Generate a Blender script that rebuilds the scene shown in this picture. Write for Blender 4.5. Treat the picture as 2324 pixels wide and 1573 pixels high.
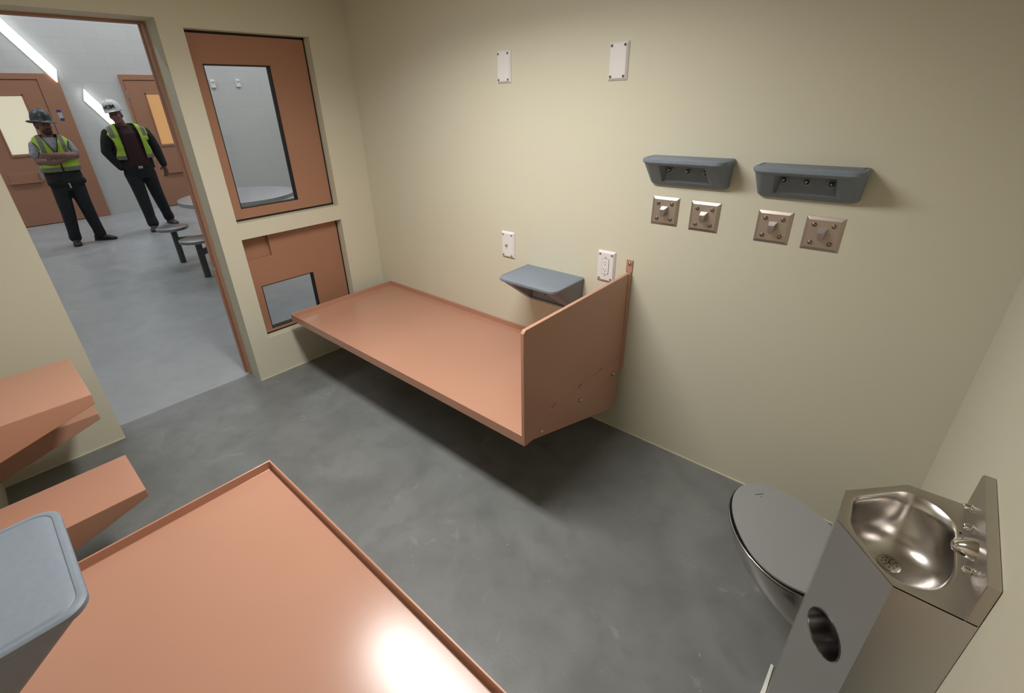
import bpy, bmesh, math, random
from mathutils import Vector, Matrix
random.seed(7)
for o in list(bpy.data.objects): bpy.data.objects.remove(o, do_unlink=True)
S = bpy.context.scene
COL = S.collection
# ------------------------------------------------------------------ camera
RW = [[0.746157679, 0.665119544, -0.029405955], [0.272207991, -0.34508596, -0.898230756], [-0.607578413, 0.66221724, -0.438539393]]
cam = bpy.data.cameras.new('camera'); co = bpy.data.objects.new('camera', cam); COL.objects.link(co)
cam.sensor_width = 36; cam.sensor_fit = 'HORIZONTAL'; cam.lens = 36*1065.0182660198718/2324
cam.shift_x = 28.52114165/2324; cam.shift_y = -37.06242686/2324
cam.clip_start = 0.02; cam.clip_end = 60
X, Y, Z = Vector(RW[0]), -Vector(RW[1]), -Vector(RW[2])
m = Matrix((X, Y, Z)).transposed().to_4x4(); m.translation = Vector((3.172064, -2.063778, 1.727418)); co.matrix_world = m
S.camera = co
S.view_settings.view_transform = 'Standard'; S.view_settings.look = 'None'
S.view_settings.exposure = 0.0; S.view_settings.gamma = 1; S.view_settings.use_curve_mapping = False
# ------------------------------------------------------------------ world + lamp powers
W = bpy.data.worlds.new('world'); S.world = W; W.use_nodes = True
W.node_tree.nodes['Background'].inputs[0].default_value = (.6, .7, .8, 1)
W.node_tree.nodes['Background'].inputs[1].default_value = .02
CELL_LAMP = 28.5        # watts of the cell's ceiling lamp
DAY_LAMP = 17.0         # emission strength of the dayroom ceiling lamps
# ------------------------------------------------------------------ materials
def mat(name, col, rough=.5, metal=0, spec=.5, noise=None, bump=None, emit=None, coat=0, aniso=0):
    m = bpy.data.materials.new(name); m.use_nodes = True; nt = m.node_tree; b = nt.nodes['Principled BSDF']
    b.inputs['Base Color'].default_value = (*col, 1); b.inputs['Roughness'].default_value = rough
    b.inputs['Metallic'].default_value = metal; b.inputs['Specular IOR Level'].default_value = spec
    b.inputs['Coat Weight'].default_value = coat
    if aniso: b.inputs['Anisotropic'].default_value = aniso
    tc = nt.nodes.new('ShaderNodeTexCoord')
    if noise:   # (scale, col2, lo, hi, detail)
        sc, c2, lo, hi, det = noise
        n = nt.nodes.new('ShaderNodeTexNoise'); n.inputs['Scale'].default_value = sc; n.inputs['Detail'].default_value = det
        nt.links.new(tc.outputs['Object'], n.inputs['Vector'])
        r = nt.nodes.new('ShaderNodeMapRange'); r.inputs[1].default_value = lo; r.inputs[2].default_value = hi
        nt.links.new(n.outputs['Fac'], r.inputs[0])
        mx = nt.nodes.new('ShaderNodeMix'); mx.data_type = 'RGBA'
        mx.inputs[6].default_value = (*col, 1); mx.inputs[7].default_value = (*c2, 1)
        nt.links.new(r.outputs[0], mx.inputs[0]); nt.links.new(mx.outputs[2], b.inputs['Base Color'])
    if bump:    # (scale, strength, distance)
        n = nt.nodes.new('ShaderNodeTexNoise'); n.inputs['Scale'].default_value = bump[0]; n.inputs['Detail'].default_value = 3
        nt.links.new(tc.outputs['Object'], n.inputs['Vector'])
        bp = nt.nodes.new('ShaderNodeBump'); bp.inputs['Strength'].default_value = bump[1]; bp.inputs['Distance'].default_value = bump[2]
        nt.links.new(n.outputs['Fac'], bp.inputs['Height']); nt.links.new(bp.outputs[0], b.inputs['Normal'])
    if emit:
        b.inputs['Emission Color'].default_value = (*emit[0], 1); b.inputs['Emission Strength'].default_value = emit[1]
    return m
M = {}
M['wall'] = mat('cream_paint', (.63, .60, .475), .5, spec=.35, noise=(1.3, (.615, .59, .475), .35, .65, 2), bump=(220, .12, .002))
M['wall_edge'] = mat('paint_edge', (.68, .64, .5), .5)
M['ceil'] = mat('ceiling_paint', (.6, .58, .5), .7)
M['copper'] = mat('terracotta_paint', (.475, .25, .172), .22, spec=.5, noise=(2, (.46, .243, .166), .4, .6, 2), bump=(350, .02, .0006))
M['copper2'] = mat('terracotta_door_paint', (.37, .185, .115), .36, spec=.5, noise=(1.5, (.355, .178, .11), .4, .6, 2))
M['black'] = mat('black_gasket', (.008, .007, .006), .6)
M['plate'] = mat('white_plastic', (.74, .72, .72), .35)
M['outlet'] = mat('white_outlet_plastic', (.78, .75, .75), .3)
M['screw'] = mat('screw_steel', (.35, .3, .28), .28, metal=1)
M['bolt'] = mat('bolt_steel', (.5, .46, .42), .3, metal=1)
M['shelf'] = mat('blue_grey_plastic', (.205, .24, .29), .5, spec=.4, noise=(60, (.195, .23, .275), .4, .6, 4), bump=(500, .15, .001))
M['hookring'] = mat('grey_peg_metal', (.48, .49, .50), .35, metal=.15)
M['lamp'] = mat('lamp_diffuser', (1, 1, 1), .5, emit=((1, .985, .95), 16))
M['daylamp'] = mat('dayroom_lamp_diffuser', (1, 1, 1), .5, emit=((.92, .95, 1.0), DAY_LAMP))
M['strip'] = mat('glow_strip', (1, 1, 1), .5, emit=((.93, .97, 1.0), 6))  # glow for the slanted strips; no lamp identified there
M['lampbody'] = mat('lamp_housing', (.8, .8, .8), .4)
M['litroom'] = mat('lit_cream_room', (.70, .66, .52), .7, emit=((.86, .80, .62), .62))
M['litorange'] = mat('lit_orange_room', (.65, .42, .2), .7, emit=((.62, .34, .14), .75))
M['skin'] = mat('skin', (.20, .095, .075), .5)
M['skin2'] = mat('skin_tan', (.24, .12, .09), .5)
M['beard'] = mat('beard_hair', (.06, .03, .02), .8)
M['jeans'] = mat('dark_denim', (.007, .008, .012), .8, noise=(25, (.012, .013, .018), .4, .6, 3))
M['blackcloth'] = mat('black_cloth', (.009, .009, .011), .85, noise=(20, (.014, .014, .016), .4, .6, 3))
M['maroon'] = mat('maroon_shirt_cloth', (.035, .009, .013), .8)
M['greyshirt'] = mat('grey_cotton', (.36, .37, .40), .85, noise=(30, (.28, .29, .32), .4, .6, 3))
M['boot'] = mat('dark_boot_leather', (.016, .015, .013), .6)
M['brownshoe'] = mat('brown_shoe_leather', (.06, .042, .035), .5)
M['hatdark'] = mat('dark_grey_helmet_shell', (.035, .04, .045), .38)
M['hatwhite'] = mat('white_helmet_shell', (.62, .62, .63), .3)
M['logo'] = mat('dark_logo_ink', (.01, .014, .03), .5)
M['silver'] = mat('silver_clip', (.6, .6, .6), .35, metal=1)
M['tape'] = mat('blue_tape', (.03, .04, .2), .7)
M['paper'] = mat('white_paper', (.42, .42, .42), .8)
M['caulk'] = mat('white_sealant', (.75, .74, .68), .6)

def steel(name, base, rough, brush=(1, 60, 1), bstr=.05, tint=None):
    m = mat(name, base, rough, metal=1)
    nt = m.node_tree; b = nt.nodes['Principled BSDF']
    tc = nt.nodes.new('ShaderNodeTexCoord'); mp = nt.nodes.new('ShaderNodeMapping'); mp.inputs['Scale'].default_value = brush
    n = nt.nodes.new('ShaderNodeTexNoise'); n.inputs['Scale'].default_value = 9; n.inputs['Detail'].default_value = 5
    nt.links.new(tc.outputs['Object'], mp.inputs[0]); nt.links.new(mp.outputs[0], n.inputs['Vector'])
    r = nt.nodes.new('ShaderNodeMapRange'); r.inputs[3].default_value = rough-.06; r.inputs[4].default_value = rough+.1
    nt.links.new(n.outputs['Fac'], r.inputs[0]); nt.links.new(r.outputs[0], b.inputs['Roughness'])
    bp = nt.nodes.new('ShaderNodeBump'); bp.inputs['Strength'].default_value = bstr; bp.inputs['Distance'].default_value = .0005
    nt.links.new(n.outputs['Fac'], bp.inputs['Height']); nt.links.new(bp.outputs[0], b.inputs['Normal'])
    return m
M['steel'] = steel('brushed_steel', (.60, .58, .56), .40, (1, 1, 40))
M['steel_top'] = steel('satin_steel_deck', (.50, .47, .43), .36, (40, 1, 1))
M['basin'] = mat('polished_steel_basin', (.56, .53, .50), .25, metal=1)
M['lid'] = mat('grey_satin_lid', (.34, .345, .355), .42, metal=.35)
M['chrome'] = mat('chrome', (.75, .73, .70), .1, metal=1)
M['hookplate'] = steel('etched_steel_plate', (.52, .45, .40), .42, (4, 4, 4), .1)
M['hooksteel'] = mat('cast_hook_metal', (.62, .62, .64), .34, metal=1)
M['stool'] = steel('stool_steel', (.30, .30, .31), .32, (4, 4, 4), .05)
M['stoolpost'] = mat('stool_post_paint', (.06, .065, .06), .45)

def concrete(name, c1, c2, c3, rough, spots=True):
    m = mat(name, c1, rough, spec=.5); nt = m.node_tree; b = nt.nodes['Principled BSDF']; L = nt.links
    tc = nt.nodes.new('ShaderNodeTexCoord')
    def noise(sc, det, dist=0):
        n = nt.nodes.new('ShaderNodeTexNoise'); n.inputs['Scale'].default_value = sc; n.inputs['Detail'].default_value = det
        n.inputs['Distortion'].default_value = dist; L.new(tc.outputs['Object'], n.inputs['Vector']); return n
    def mr(src, lo, hi, a=0, bb=1):
        r = nt.nodes.new('ShaderNodeMapRange'); r.inputs[1].default_value = lo; r.inputs[2].default_value = hi
        r.inputs[3].default_value = a; r.inputs[4].default_value = bb; L.new(src, r.inputs[0]); return r.outputs[0]
    def mix(f, a, bcol):
        x = nt.nodes.new('ShaderNodeMix'); x.data_type = 'RGBA'; L.new(f, x.inputs[0])
        if isinstance(a, tuple): x.inputs[6].default_value = (*a, 1)
        else: L.new(a, x.inputs[6])
        x.inputs[7].default_value = (*bcol, 1); return x.outputs[2]
    c = mix(mr(noise(3.2, 7, .6).outputs['Fac'], .35, .65), c1, c2)
    c = mix(mr(noise(11, 6, .3).outputs['Fac'], .5, .8, 0, .55), c, c3)
    if spots:
        c = mix(mr(noise(45, 2).outputs['Fac'], .715, .76, 0, .35), c, tuple(min(1, x*2.3) for x in c2))
        c = mix(mr(noise(7, 9, 1.5).outputs['Fac'], .66, .72, 0, .3), c, tuple(min(1, x*1.7) for x in c2))
    L.new(c, b.inputs['Base Color'])
    L.new(mr(noise(6, 5).outputs['Fac'], .3, .7, rough-.08, rough+.1), b.inputs['Roughness'])
    bp = nt.nodes.new('ShaderNodeBump'); bp.inputs['Strength'].default_value = .15; bp.inputs['Distance'].default_value = .002
    L.new(noise(90, 4).outputs['Fac'], bp.inputs['Height']); L.new(bp.outputs[0], b.inputs['Normal'])
    return m
M['floor'] = concrete('cell_concrete', (.148, .154, .151), (.190, .197, .194), (.116, .121, .119), .42)
M['floor2'] = concrete('dayroom_concrete', (.30, .315, .325), (.34, .355, .365), (.27, .285, .295), .36, False)

def block_mat():
    m = mat('painted_block', (.50, .505, .49), .6); nt = m.node_tree; b = nt.nodes['Principled BSDF']; L = nt.links
    tc = nt.nodes.new('ShaderNodeTexCoord'); mp = nt.nodes.new('ShaderNodeMapping')
    mp.inputs['Rotation'].default_value = (math.radians(90), 0, math.radians(90)); mp.inputs['Location'].default_value = (0, 0, 0)
    sx = nt.nodes.new('ShaderNodeSeparateXYZ'); cx = nt.nodes.new('ShaderNodeCombineXYZ')
    L.new(tc.outputs['Object'], sx.inputs[0]); ad = nt.nodes.new('ShaderNodeMath'); ad.operation = 'ADD'
    L.new(sx.outputs[0], ad.inputs[0]); L.new(sx.outputs[1], ad.inputs[1]); L.new(ad.outputs[0], cx.inputs[0]); L.new(sx.outputs[2], cx.inputs[1])
    br = nt.nodes.new('ShaderNodeTexBrick'); L.new(cx.outputs[0], br.inputs['Vector'])
    br.inputs['Scale'].default_value = 1; br.inputs['Brick Width'].default_value = .44; br.inputs['Row Height'].default_value = .2225
    br.inputs['Mortar Size'].default_value = .006; br.inputs['Mortar Smooth'].default_value = .6
    br.inputs['Color1'].default_value = (.50, .505, .49, 1); br.inputs['Color2'].default_value = (.485, .49, .475, 1); br.inputs['Mortar'].default_value = (.445, .455, .425, 1)
    L.new(br.outputs['Color'], b.inputs['Base Color'])
    bp = nt.nodes.new('ShaderNodeBump'); bp.inputs['Strength'].default_value = .25; bp.inputs['Distance'].default_value = .002; bp.invert = True
    L.new(br.outputs['Fac'], bp.inputs['Height']); L.new(bp.outputs[0], b.inputs['Normal'])
    return m
M['block'] = block_mat()

def glass_mat():
    m = bpy.data.materials.new('clear_glass'); m.use_nodes = True; nt = m.node_tree
    nt.nodes.remove(nt.nodes['Principled BSDF']); out = nt.nodes['Material Output']
    t = nt.nodes.new('ShaderNodeBsdfTransparent'); t.inputs[0].default_value = (.985, .99, .99, 1)
    g = nt.nodes.new('ShaderNodeBsdfGlossy'); g.inputs['Roughness'].default_value = .02
    f = nt.nodes.new('ShaderNodeFresnel'); f.inputs[0].default_value = 1.45
    mx = nt.nodes.new('ShaderNodeMixShader')
    nt.links.new(f.outputs[0], mx.inputs[0]); nt.links.new(t.outputs[0], mx.inputs[1]); nt.links.new(g.outputs[0], mx.inputs[2])
    nt.links.new(mx.outputs[0], out.inputs[0]); return m
M['glass'] = glass_mat()

def vest_mat(name, s_band, half, ztop, zlo, hb, lime=(.36, .56, .05)):
    """lime cloth with silver bands: two upright ones over the chest and one around the hem (object coordinates)"""
    m = mat(name, lime, .7); nt = m.node_tree; b = nt.nodes['Principled BSDF']; L = nt.links
    tc = nt.nodes.new('ShaderNodeTexCoord'); sx = nt.nodes.new('ShaderNodeSeparateXYZ'); L.new(tc.outputs['Object'], sx.inputs[0])
    def mth(op, a, bb=None):
        n = nt.nodes.new('ShaderNodeMath'); n.operation = op
        for i, v in enumerate((a, bb)):
            if v is None: continue
            if isinstance(v, (int, float)): n.inputs[i].default_value = v
            else: L.new(v, n.inputs[i])
        return n.outputs[0]
    s = mth('ABSOLUTE', sx.outputs[1]); d = mth('ABSOLUTE', mth('SUBTRACT', s, s_band))
    up = mth('MULTIPLY', mth('LESS_THAN', d, half), mth('GREATER_THAN', sx.outputs[2], ztop))
    hz = mth('LESS_THAN', mth('ABSOLUTE', mth('SUBTRACT', sx.outputs[2], zlo)), hb)
    f = mth('MAXIMUM', up, hz)
    mx = nt.nodes.new('ShaderNodeMix'); mx.data_type = 'RGBA'; L.new(f, mx.inputs[0])
    mx.inputs[6].default_value = (*lime, 1); mx.inputs[7].default_value = (.17, .16, .14, 1); L.new(mx.outputs[2], b.inputs['Base Color'])
    return m

# ------------------------------------------------------------------ helpers
def NB(): return bmesh.new()
def link(name, me, m=None, parent=None):
    o = bpy.data.objects.new(name, me); COL.objects.link(o)
    if m: me.materials.append(M[m] if isinstance(m, str) else m)
    if parent: o.parent = parent
    return o
def obj(name, bm, m, parent=None, smooth=False, bevel=0, seg=2, angle=40):
    bmesh.ops.recalc_face_normals(bm, faces=bm.faces)
    me = bpy.data.meshes.new(name); bm.to_mesh(me); bm.free()
    if smooth:
        for p in me.polygons: p.use_smooth = True
        me.set_sharp_from_angle(angle=math.radians(angle))
    o = link(name, me, m, parent)
    if bevel:
        b = o.modifiers.new('bevel', 'BEVEL'); b.width = bevel; b.segments = seg; b.limit_method = 'ANGLE'; b.angle_limit = math.radians(35)
    return o
def tag(o, label, cat, group=None):
    o['label'] = label; o['category'] = cat
    if group: o['group'] = group
    return o
def thing(name, label, cat, loc=(0, 0, 0), group=None, rz=0):
    o = bpy.data.objects.new(name, None); COL.objects.link(o); o.location = loc; o.rotation_euler = (0, 0, rz)
    o.empty_display_size = .05
    return tag(o, label, cat, group)
def struct(o): o['kind'] = 'structure'; return o
def box(bm, x0, x1, y0, y1, z0, z1):
    vs = [bm.verts.new(p) for p in ((x0, y0, z0), (x1, y0, z0), (x1, y1, z0), (x0, y1, z0), (x0, y0, z1), (x1, y0, z1), (x1, y1, z1), (x0, y1, z1))]
    fs = [bm.faces.new([vs[i] for i in q]) for q in ((0, 3, 2, 1), (4, 5, 6, 7), (0, 1, 5, 4), (1, 2, 6, 5), (2, 3, 7, 6), (3, 0, 4, 7))]
    return vs, fs
def bx(*a): bm = NB(); box(bm, *a); return bm
def prism(bm, pts, axis, a, b):
    """extrude polygon pts (2D) along axis from a to b"""
    def P(p, t): q = list(p); q.insert(axis, t); return q
    A = [bm.verts.new(P(p, a)) for p in pts]; B = [bm.verts.new(P(p, b)) for p in pts]; n = len(pts)
    bm.faces.new(A); bm.faces.new(B[::-1])
    for i in range(n): bm.faces.new((A[i], B[i], B[(i+1) % n], A[(i+1) % n]))
def loft(bm, rings, cap0=True, cap1=True, closed=True):
    R = [[bm.verts.new(p) for p in r] for r in rings]
    for a, b in zip(R, R[1:]):
        n = len(a)
        for i in range(n if closed else n-1): bm.faces.new((a[i], a[(i+1) % n], b[(i+1) % n], b[i]))
    if cap0: bm.faces.new(R[0][::-1])
    if cap1: bm.faces.new(R[-1])
    return R
def frame(d):
    d = Vector(d).normalized(); a = Vector((0, 0, 1)) if abs(d.z) < .9 else Vector((1, 0, 0))
    u = d.cross(a).normalized(); return u, d.cross(u).normalized()
def circ(c, d, r, n=20, r2=None):
    u, v = frame(d); c = Vector(c); r2 = r2 or r
    return [tuple(c+u*math.cos(2*math.pi*i/n)*r+v*math.sin(2*math.pi*i/n)*r2) for i in range(n)]
def rev(bm, base, d, prof, n=20):
    """surface of revolution: prof = [(t along d, radius)]"""
    base = Vector(base); dd = Vector(d).normalized()
    loft(bm, [circ(base+dd*t, dd, max(r, 1e-4), n) for t, r in prof])
def tube(bm, pts, r, n=10):
    pts = [Vector(p) for p in pts]; rings = []
    u0 = None
    for i, p in enumerate(pts):
        d = (pts[min(i+1, len(pts)-1)]-pts[max(i-1, 0)]).normalized()
        if u0 is None: u0 = frame(d)[0]
        u = (u0-d*u0.dot(d)).normalized(); v = d.cross(u); u0 = u
        rr = r[i] if isinstance(r, (list, tuple)) else r
        rings.append([tuple(p+u*math.cos(2*math.pi*k/n)*rr+v*math.sin(2*math.pi*k/n)*rr) for k in range(n)])
    loft(bm, rings)
def dup(root, loc, label=None, cat=None, group=None, rz=None):
    r = root.copy(); COL.objects.link(r); r.location = loc
    if rz is not None: r.rotation_euler = (0, 0, rz)
    if label: r['label'] = label
    if cat: r['category'] = cat
    if group: r['group'] = group
    def rec(src, dst):
        for ch in list(src.children):
            c = ch.copy(); COL.objects.link(c); c.parent = dst; rec(ch, c)
    rec(root, r); return r
def rrect(x0, x1, y0, y1, r, n=6, front_only=False):
    """outline, counter-clockwise; front_only rounds only the two corners at y0"""
    pts = []
    def arc(cx, cy, a0):
        for i in range(n+1):
            a = math.radians(a0+90*i/n); pts.append((cx+r*math.cos(a), cy+r*math.sin(a)))
    arc(x0+r, y0+r, 180); arc(x1-r, y0+r, 270)
    if front_only: pts.append((x1, y1)); pts.append((x0, y1))
    else: arc(x1-r, y1-r, 0); arc(x0+r, y1-r, 90)
    return pts

# ------------------------------------------------------------------ cell shell
L, WD, H = 3.45, 2.44, 2.44
YD, YJ, ZT = -1.109, -1.915, 2.16            # door opening
WIN = [(-.988, -.281, 1.086, 2.124), (-.988, -.281, .290, .985)]
TH = .166
def wall_holes(bm, ys, zs, holes, x0, x1):
    ys = sorted(set(ys)); zs = sorted(set(zs)); vc = {}
    def v(x, y, z):
        k = (round(x, 5), round(y, 5), round(z, 5))
        if k not in vc: vc[k] = bm.verts.new((x, y, z))
        return vc[k]
    def inh(y, z): return any(h[0] < y < h[1] and h[2] < z < h[3] for h in holes)
    for a, b in zip(ys, ys[1:]):
        for c, d in zip(zs, zs[1:]):
            if inh((a+b)/2, (c+d)/2): continue
            bm.faces.new((v(x0, a, c), v(x0, b, c), v(x0, b, d), v(x0, a, d)))
            bm.faces.new((v(x1, a, c), v(x1, a, d), v(x1, b, d), v(x1, b, c)))
    for h in holes:
        a, b, c, d = h
        def seg(lst, lo, hi): return [t for t in lst if lo <= t <= hi]
        for p, q in zip(seg(zs, c, d), seg(zs, c, d)[1:]):
            for yy in (a, b): bm.faces.new((v(x0, yy, p), v(x1, yy, p), v(x1, yy, q), v(x0, yy, q)))
        for p, q in zip(seg(ys, a, b), seg(ys, a, b)[1:]):
            for zz in (c, d):
                if zz <= 0: continue
                bm.faces.new((v(x0, p, zz), v(x1, p, zz), v(x1, q, zz), v(x0, q, zz)))
DY0, DY1, DH = -5.2, 5.2, 5.0     # dayroom extents
holes = [(YJ, YD, 0, ZT)] + WIN
bm = NB()
wall_holes(bm, [DY0, -WD, 0, DY1, YJ, YD, -.988, -.281], [0, ZT, .29, .985, 1.086, 2.124, H, DH], holes, -TH, 0)
struct(obj('wall_left', bm, 'wall'))
struct(obj('wall_back', bx(0, L+.1, 0, .12, 0, H), 'wall'))
struct(obj('wall_right', bx(L, L+.1, -WD, 0, 0, H), 'wall'))
struct(obj('wall_front', bx(0, L+.1, -WD-.12, -WD, 0, H), 'wall'))
struct(obj('ceiling', bx(0, L+.1, -WD-.12, .12, H, H+.1), 'ceil'))
struct(obj('floor', bx(-TH, L+.1, -WD-.12, .12, -.1, 0), 'floor'))
bm = NB(); box(bm, 0.001, L-.001, -.004, 0, 0, .006); box(bm, 0, .004, YD, -.004, 0, .006); box(bm, 0, .004, -WD, YJ, 0, .006)
struct(obj('baseboard_back', bm, 'wall_edge'))
# steel glazing plates in the two openings beside the door
def glazing(n, opening, lite, recess=None):
    y0, y1, z0, z1 = opening; a, b, c, d = lite; g = .013
    root = bpy.data.objects.new('window_%d' % n, None); COL.objects.link(root); struct(root); root.location = (-.065, (y0+y1)/2, z0)
    ox, oy, oz = root.location
    def W_(bm):
        bmesh.ops.translate(bm, verts=bm.verts, vec=(-ox, -oy, -oz)); return bm
    bm = NB(); hs = [(a, b, c, d)]
    ys = [y0+g, y1-g, a, b]; zs = [z0+g, z1-g, c, d]
    if recess: hs.append(recess); ys += recess[:2]; zs += recess[2:]
    wall_holes(bm, ys, zs, hs, -.112, -.065)
    for p, q, r_, s_ in ((y0+g, y0+g, z0+g, z1-g), (y1-g, y1-g, z0+g, z1-g)):
        bm.faces.new([bm.verts.new(t) for t in ((-.112, p, r_), (-.065, p, r_), (-.065, q, s_), (-.112, q, s_))])
    for zz in (z0+g, z1-g):
        bm.faces.new([bm.verts.new(t) for t in ((-.112, y0+g, zz), (-.065, y0+g, zz), (-.065, y1-g, zz), (-.112, y1-g, zz))])
    obj('window_frame', W_(bm), 'copper2', root)
    if recess:   # lock pocket cover, a shallow raised box in the plate's corner
        bm = NB(); ra, rb, rc, rd = recess; box(bm, -.111, -.092, ra, rb, rc, rd)
        obj('lock_pocket', W_(bm), 'copper2', root)
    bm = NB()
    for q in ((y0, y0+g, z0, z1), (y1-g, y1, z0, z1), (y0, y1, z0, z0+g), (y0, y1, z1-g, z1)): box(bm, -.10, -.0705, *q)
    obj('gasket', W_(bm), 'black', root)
    bm = NB(); t = .006
    for q in ((a, a+t, c, d), (b-t, b, c, d), (a, b, c, c+t), (a, b, d-t, d)): box(bm, -.111, -.0665, *q)
    obj('pane_seal', W_(bm), 'black', root)
    obj('window_pane', W_(bx(-.092, -.086, a+t, b-t, c+t, d-t)), 'glass', root)
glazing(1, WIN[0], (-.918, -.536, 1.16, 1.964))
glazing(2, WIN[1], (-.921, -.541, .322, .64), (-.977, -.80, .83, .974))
# door jamb (steel frame on the dayroom side)
bm = NB(); box(bm, -.215, -TH, YD-.014, YD+.06, 0, ZT+.05); box(bm, -.215, -TH, YJ-.06, YJ+.0, 0, ZT+.05); box(bm, -.215, -TH, YJ, YD-.014, ZT-.012, ZT+.05)
box(bm, -.238, -.215, YD-.020, YD+.04, .80, ZT+.04); box(bm, -.228, -.215, YD-.024, YD+.04, .0, .785)
struct(obj('trim_1', bm, 'copper2', bevel=.003))
# ------------------------------------------------------------------ dayroom shell
FX = -8.36
struct(obj('wall_far', bx(FX-.3, FX, DY0, DY1, 0, DH), 'block'))
struct(obj('wall_dayroom_left', bx(FX-.3, -TH, DY0-.2, DY0, 0, DH), 'block'))
struct(obj('wall_dayroom_right', bx(FX-.3, -TH, DY1, DY1+.2, 0, DH), 'block'))
struct(obj('ceiling_dayroom', bx(FX-.3, 0, DY0-.2, DY1+.2, DH, DH+.1), 'ceil'))
struct(obj('floor_dayroom', bx(FX-.3, -TH, DY0-.2, DY1+.2, -.1, 0), 'floor2'))
# ------------------------------------------------------------------ dayroom doors
def far_door(n, fy0, fy1, ly0, ly1, lite, port, litmat, hinge_y, lock_y, hz):
    root = bpy.data.objects.new('door_%d' % n, None); COL.objects.link(root); struct(root); root.location = (FX, (ly0+ly1)/2, 0)
    ox, oy = FX, (ly0+ly1)/2
    def W_(bm): bmesh.ops.translate(bm, verts=bm.verts, vec=(-ox, -oy, 0)); return bm
    zt = 2.36; lz = 2.265; a, b, c, d = lite
    bm = NB(); box(bm, FX-.01, FX+.05, fy0, ly0-.006, 0, zt); box(bm, FX-.01, FX+.05, ly1+.006, fy1, 0, zt); box(bm, FX-.01, FX+.05, ly0-.006, ly1+.006, lz+.006, zt)
    obj('door_frame', W_(bm), 'copper2', root, bevel=.004)
    bm = NB(); 
    for q in ((ly0, a, .012, lz), (b, ly1, .012, lz), (a, b, .012, c), (a, b, d, lz)): box(bm, FX+.0, FX+.04, *q)
    obj('door_leaf', W_(bm), 'copper2', root)
    obj('gap', W_(bx(FX, FX+.012, ly0-.006, ly1+.006, 0, lz+.006)), 'black', root)
    bm = NB(); t = .035
    for q in ((a-.005, a+t*.4, c, d), (b-t*.4, b+.005, c, d), (a-.005, b+.005, c-.035, c+.004), (a-.005, b+.005, d-.03, d+.012)): box(bm, FX+.03, FX+.052, *q)
    obj('pane_trim', W_(bm), 'copper2', root, bevel=.003)
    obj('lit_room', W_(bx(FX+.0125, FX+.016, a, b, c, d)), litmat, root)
    obj('window_pane', W_(bx(FX+.03, FX+.034, a, b, c, d)), 'glass', root)
    pa, pb, pc, pd = port
    bm = NB(); box(bm, FX+.035, FX+.047, pa, pb, pc, pd); box(bm, FX+.035, FX+.075, pa-.02, pb+.02, pc-.025, pc)
    fl = obj('food_hatch', W_(bm), 'copper2', root, bevel=.003)
    obj('hatch_lock', W_(bx(FX+.04, FX+.07, lock_y, lock_y+.045, pc+.005, pd)), 'silver', fl, bevel=.003)
    for z in hz: obj('hinge', W_(bx(FX+.035, FX+.06, hinge_y-.012, hinge_y+.012, z-.06, z+.06)), 'silver', root, bevel=.003)
    return root
far_door(2, -1.655, -.315, -1.55, -.60, (-1.30, -.85, 1.16, 2.06), (-1.45, -1.07, .735, .865), 'litroom', -1.557, -1.065, (.36, 1.15, 2.03))
far_door(3, .545, 1.62, .592, 1.53, (.865, 1.165, 1.16, 2.06), (.80, 1.125, .655, .875), 'litorange', .588, 1.118, (.36, 1.15, 2.03))
t = thing('paper_label', 'small paper note held by blue tape on the left door frame', 'label', (FX+.05, -.473, 1.73))
obj('note', bx(0, .002, -.028, .028, -.06, .06), 'paper', t)
obj('tape', bx(0, .003, -.034, .026, .045, .085), 'tape', t)
obj('tape', bx(0, .003, -.020, .032, -.085, -.045), 'tape', t)
# bright slanted strips, source unknown; the glowing wall boxes are made up
def strip(name, y0, z0, y1, z1, w, label, cut):
    d = Vector((0, y1-y0, z1-z0)); ln = d.length; d.normalize(); nrm = Vector((0, -d.z, d.y))
    t = thing(name, label, 'light', (FX, y0, z0), 'slanted glowing strips on the far wall')
    for nm, xa, xb, ww, mm in (('housing', .002, .045, w+.0, 'lampbody'), ('diffuser', .045, .07, w, 'strip')):  # invented housing and diffuser that carry the glow
        bm = NB(); pts = [d*0-nrm*ww/2+d*cut[0], d*0+nrm*ww/2, d*ln+nrm*ww/2-d*cut[1], d*ln-nrm*ww/2]
        A = [bm.verts.new((xa, p.y, p.z)) for p in pts]; B = [bm.verts.new((xb, p.y, p.z)) for p in pts]
        bm.faces.new(A); bm.faces.new(B[::-1])
        for i in range(4): bm.faces.new((A[i], B[i], B[(i+1) % 4], A[(i+1) % 4]))
        obj(nm, bm, mm, t)
strip('glow_strip', -1.10, 3.55, -.285, 2.27, .145, 'upper of the two bright white slanted glowing strips, crossing the left door frame corner', (0, .13))
strip('glow_strip', -.085, 2.09, .29, 1.50, .135, 'lower bright white slanted glowing strip, behind the white helmet', (.12, 0))
# two little fittings seen through the cell window
for i, (yy, zz, lab) in enumerate(((2.112, 2.217, 'left one of two small pale call boxes high on the far block wall'), (2.606, 2.232, 'right one of two small pale call boxes high on the far block wall'))):
    t = thing('call_box', lab, 'call box', (FX, yy, zz), 'call boxes on the far wall')
    obj('housing', bx(0, .03, -.045, .045, -.075, .075), 'plate', t, bevel=.005)
    obj('visor', bx(.03, .05, -.025, .025, .035, .05), 'lampbody', t)
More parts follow.
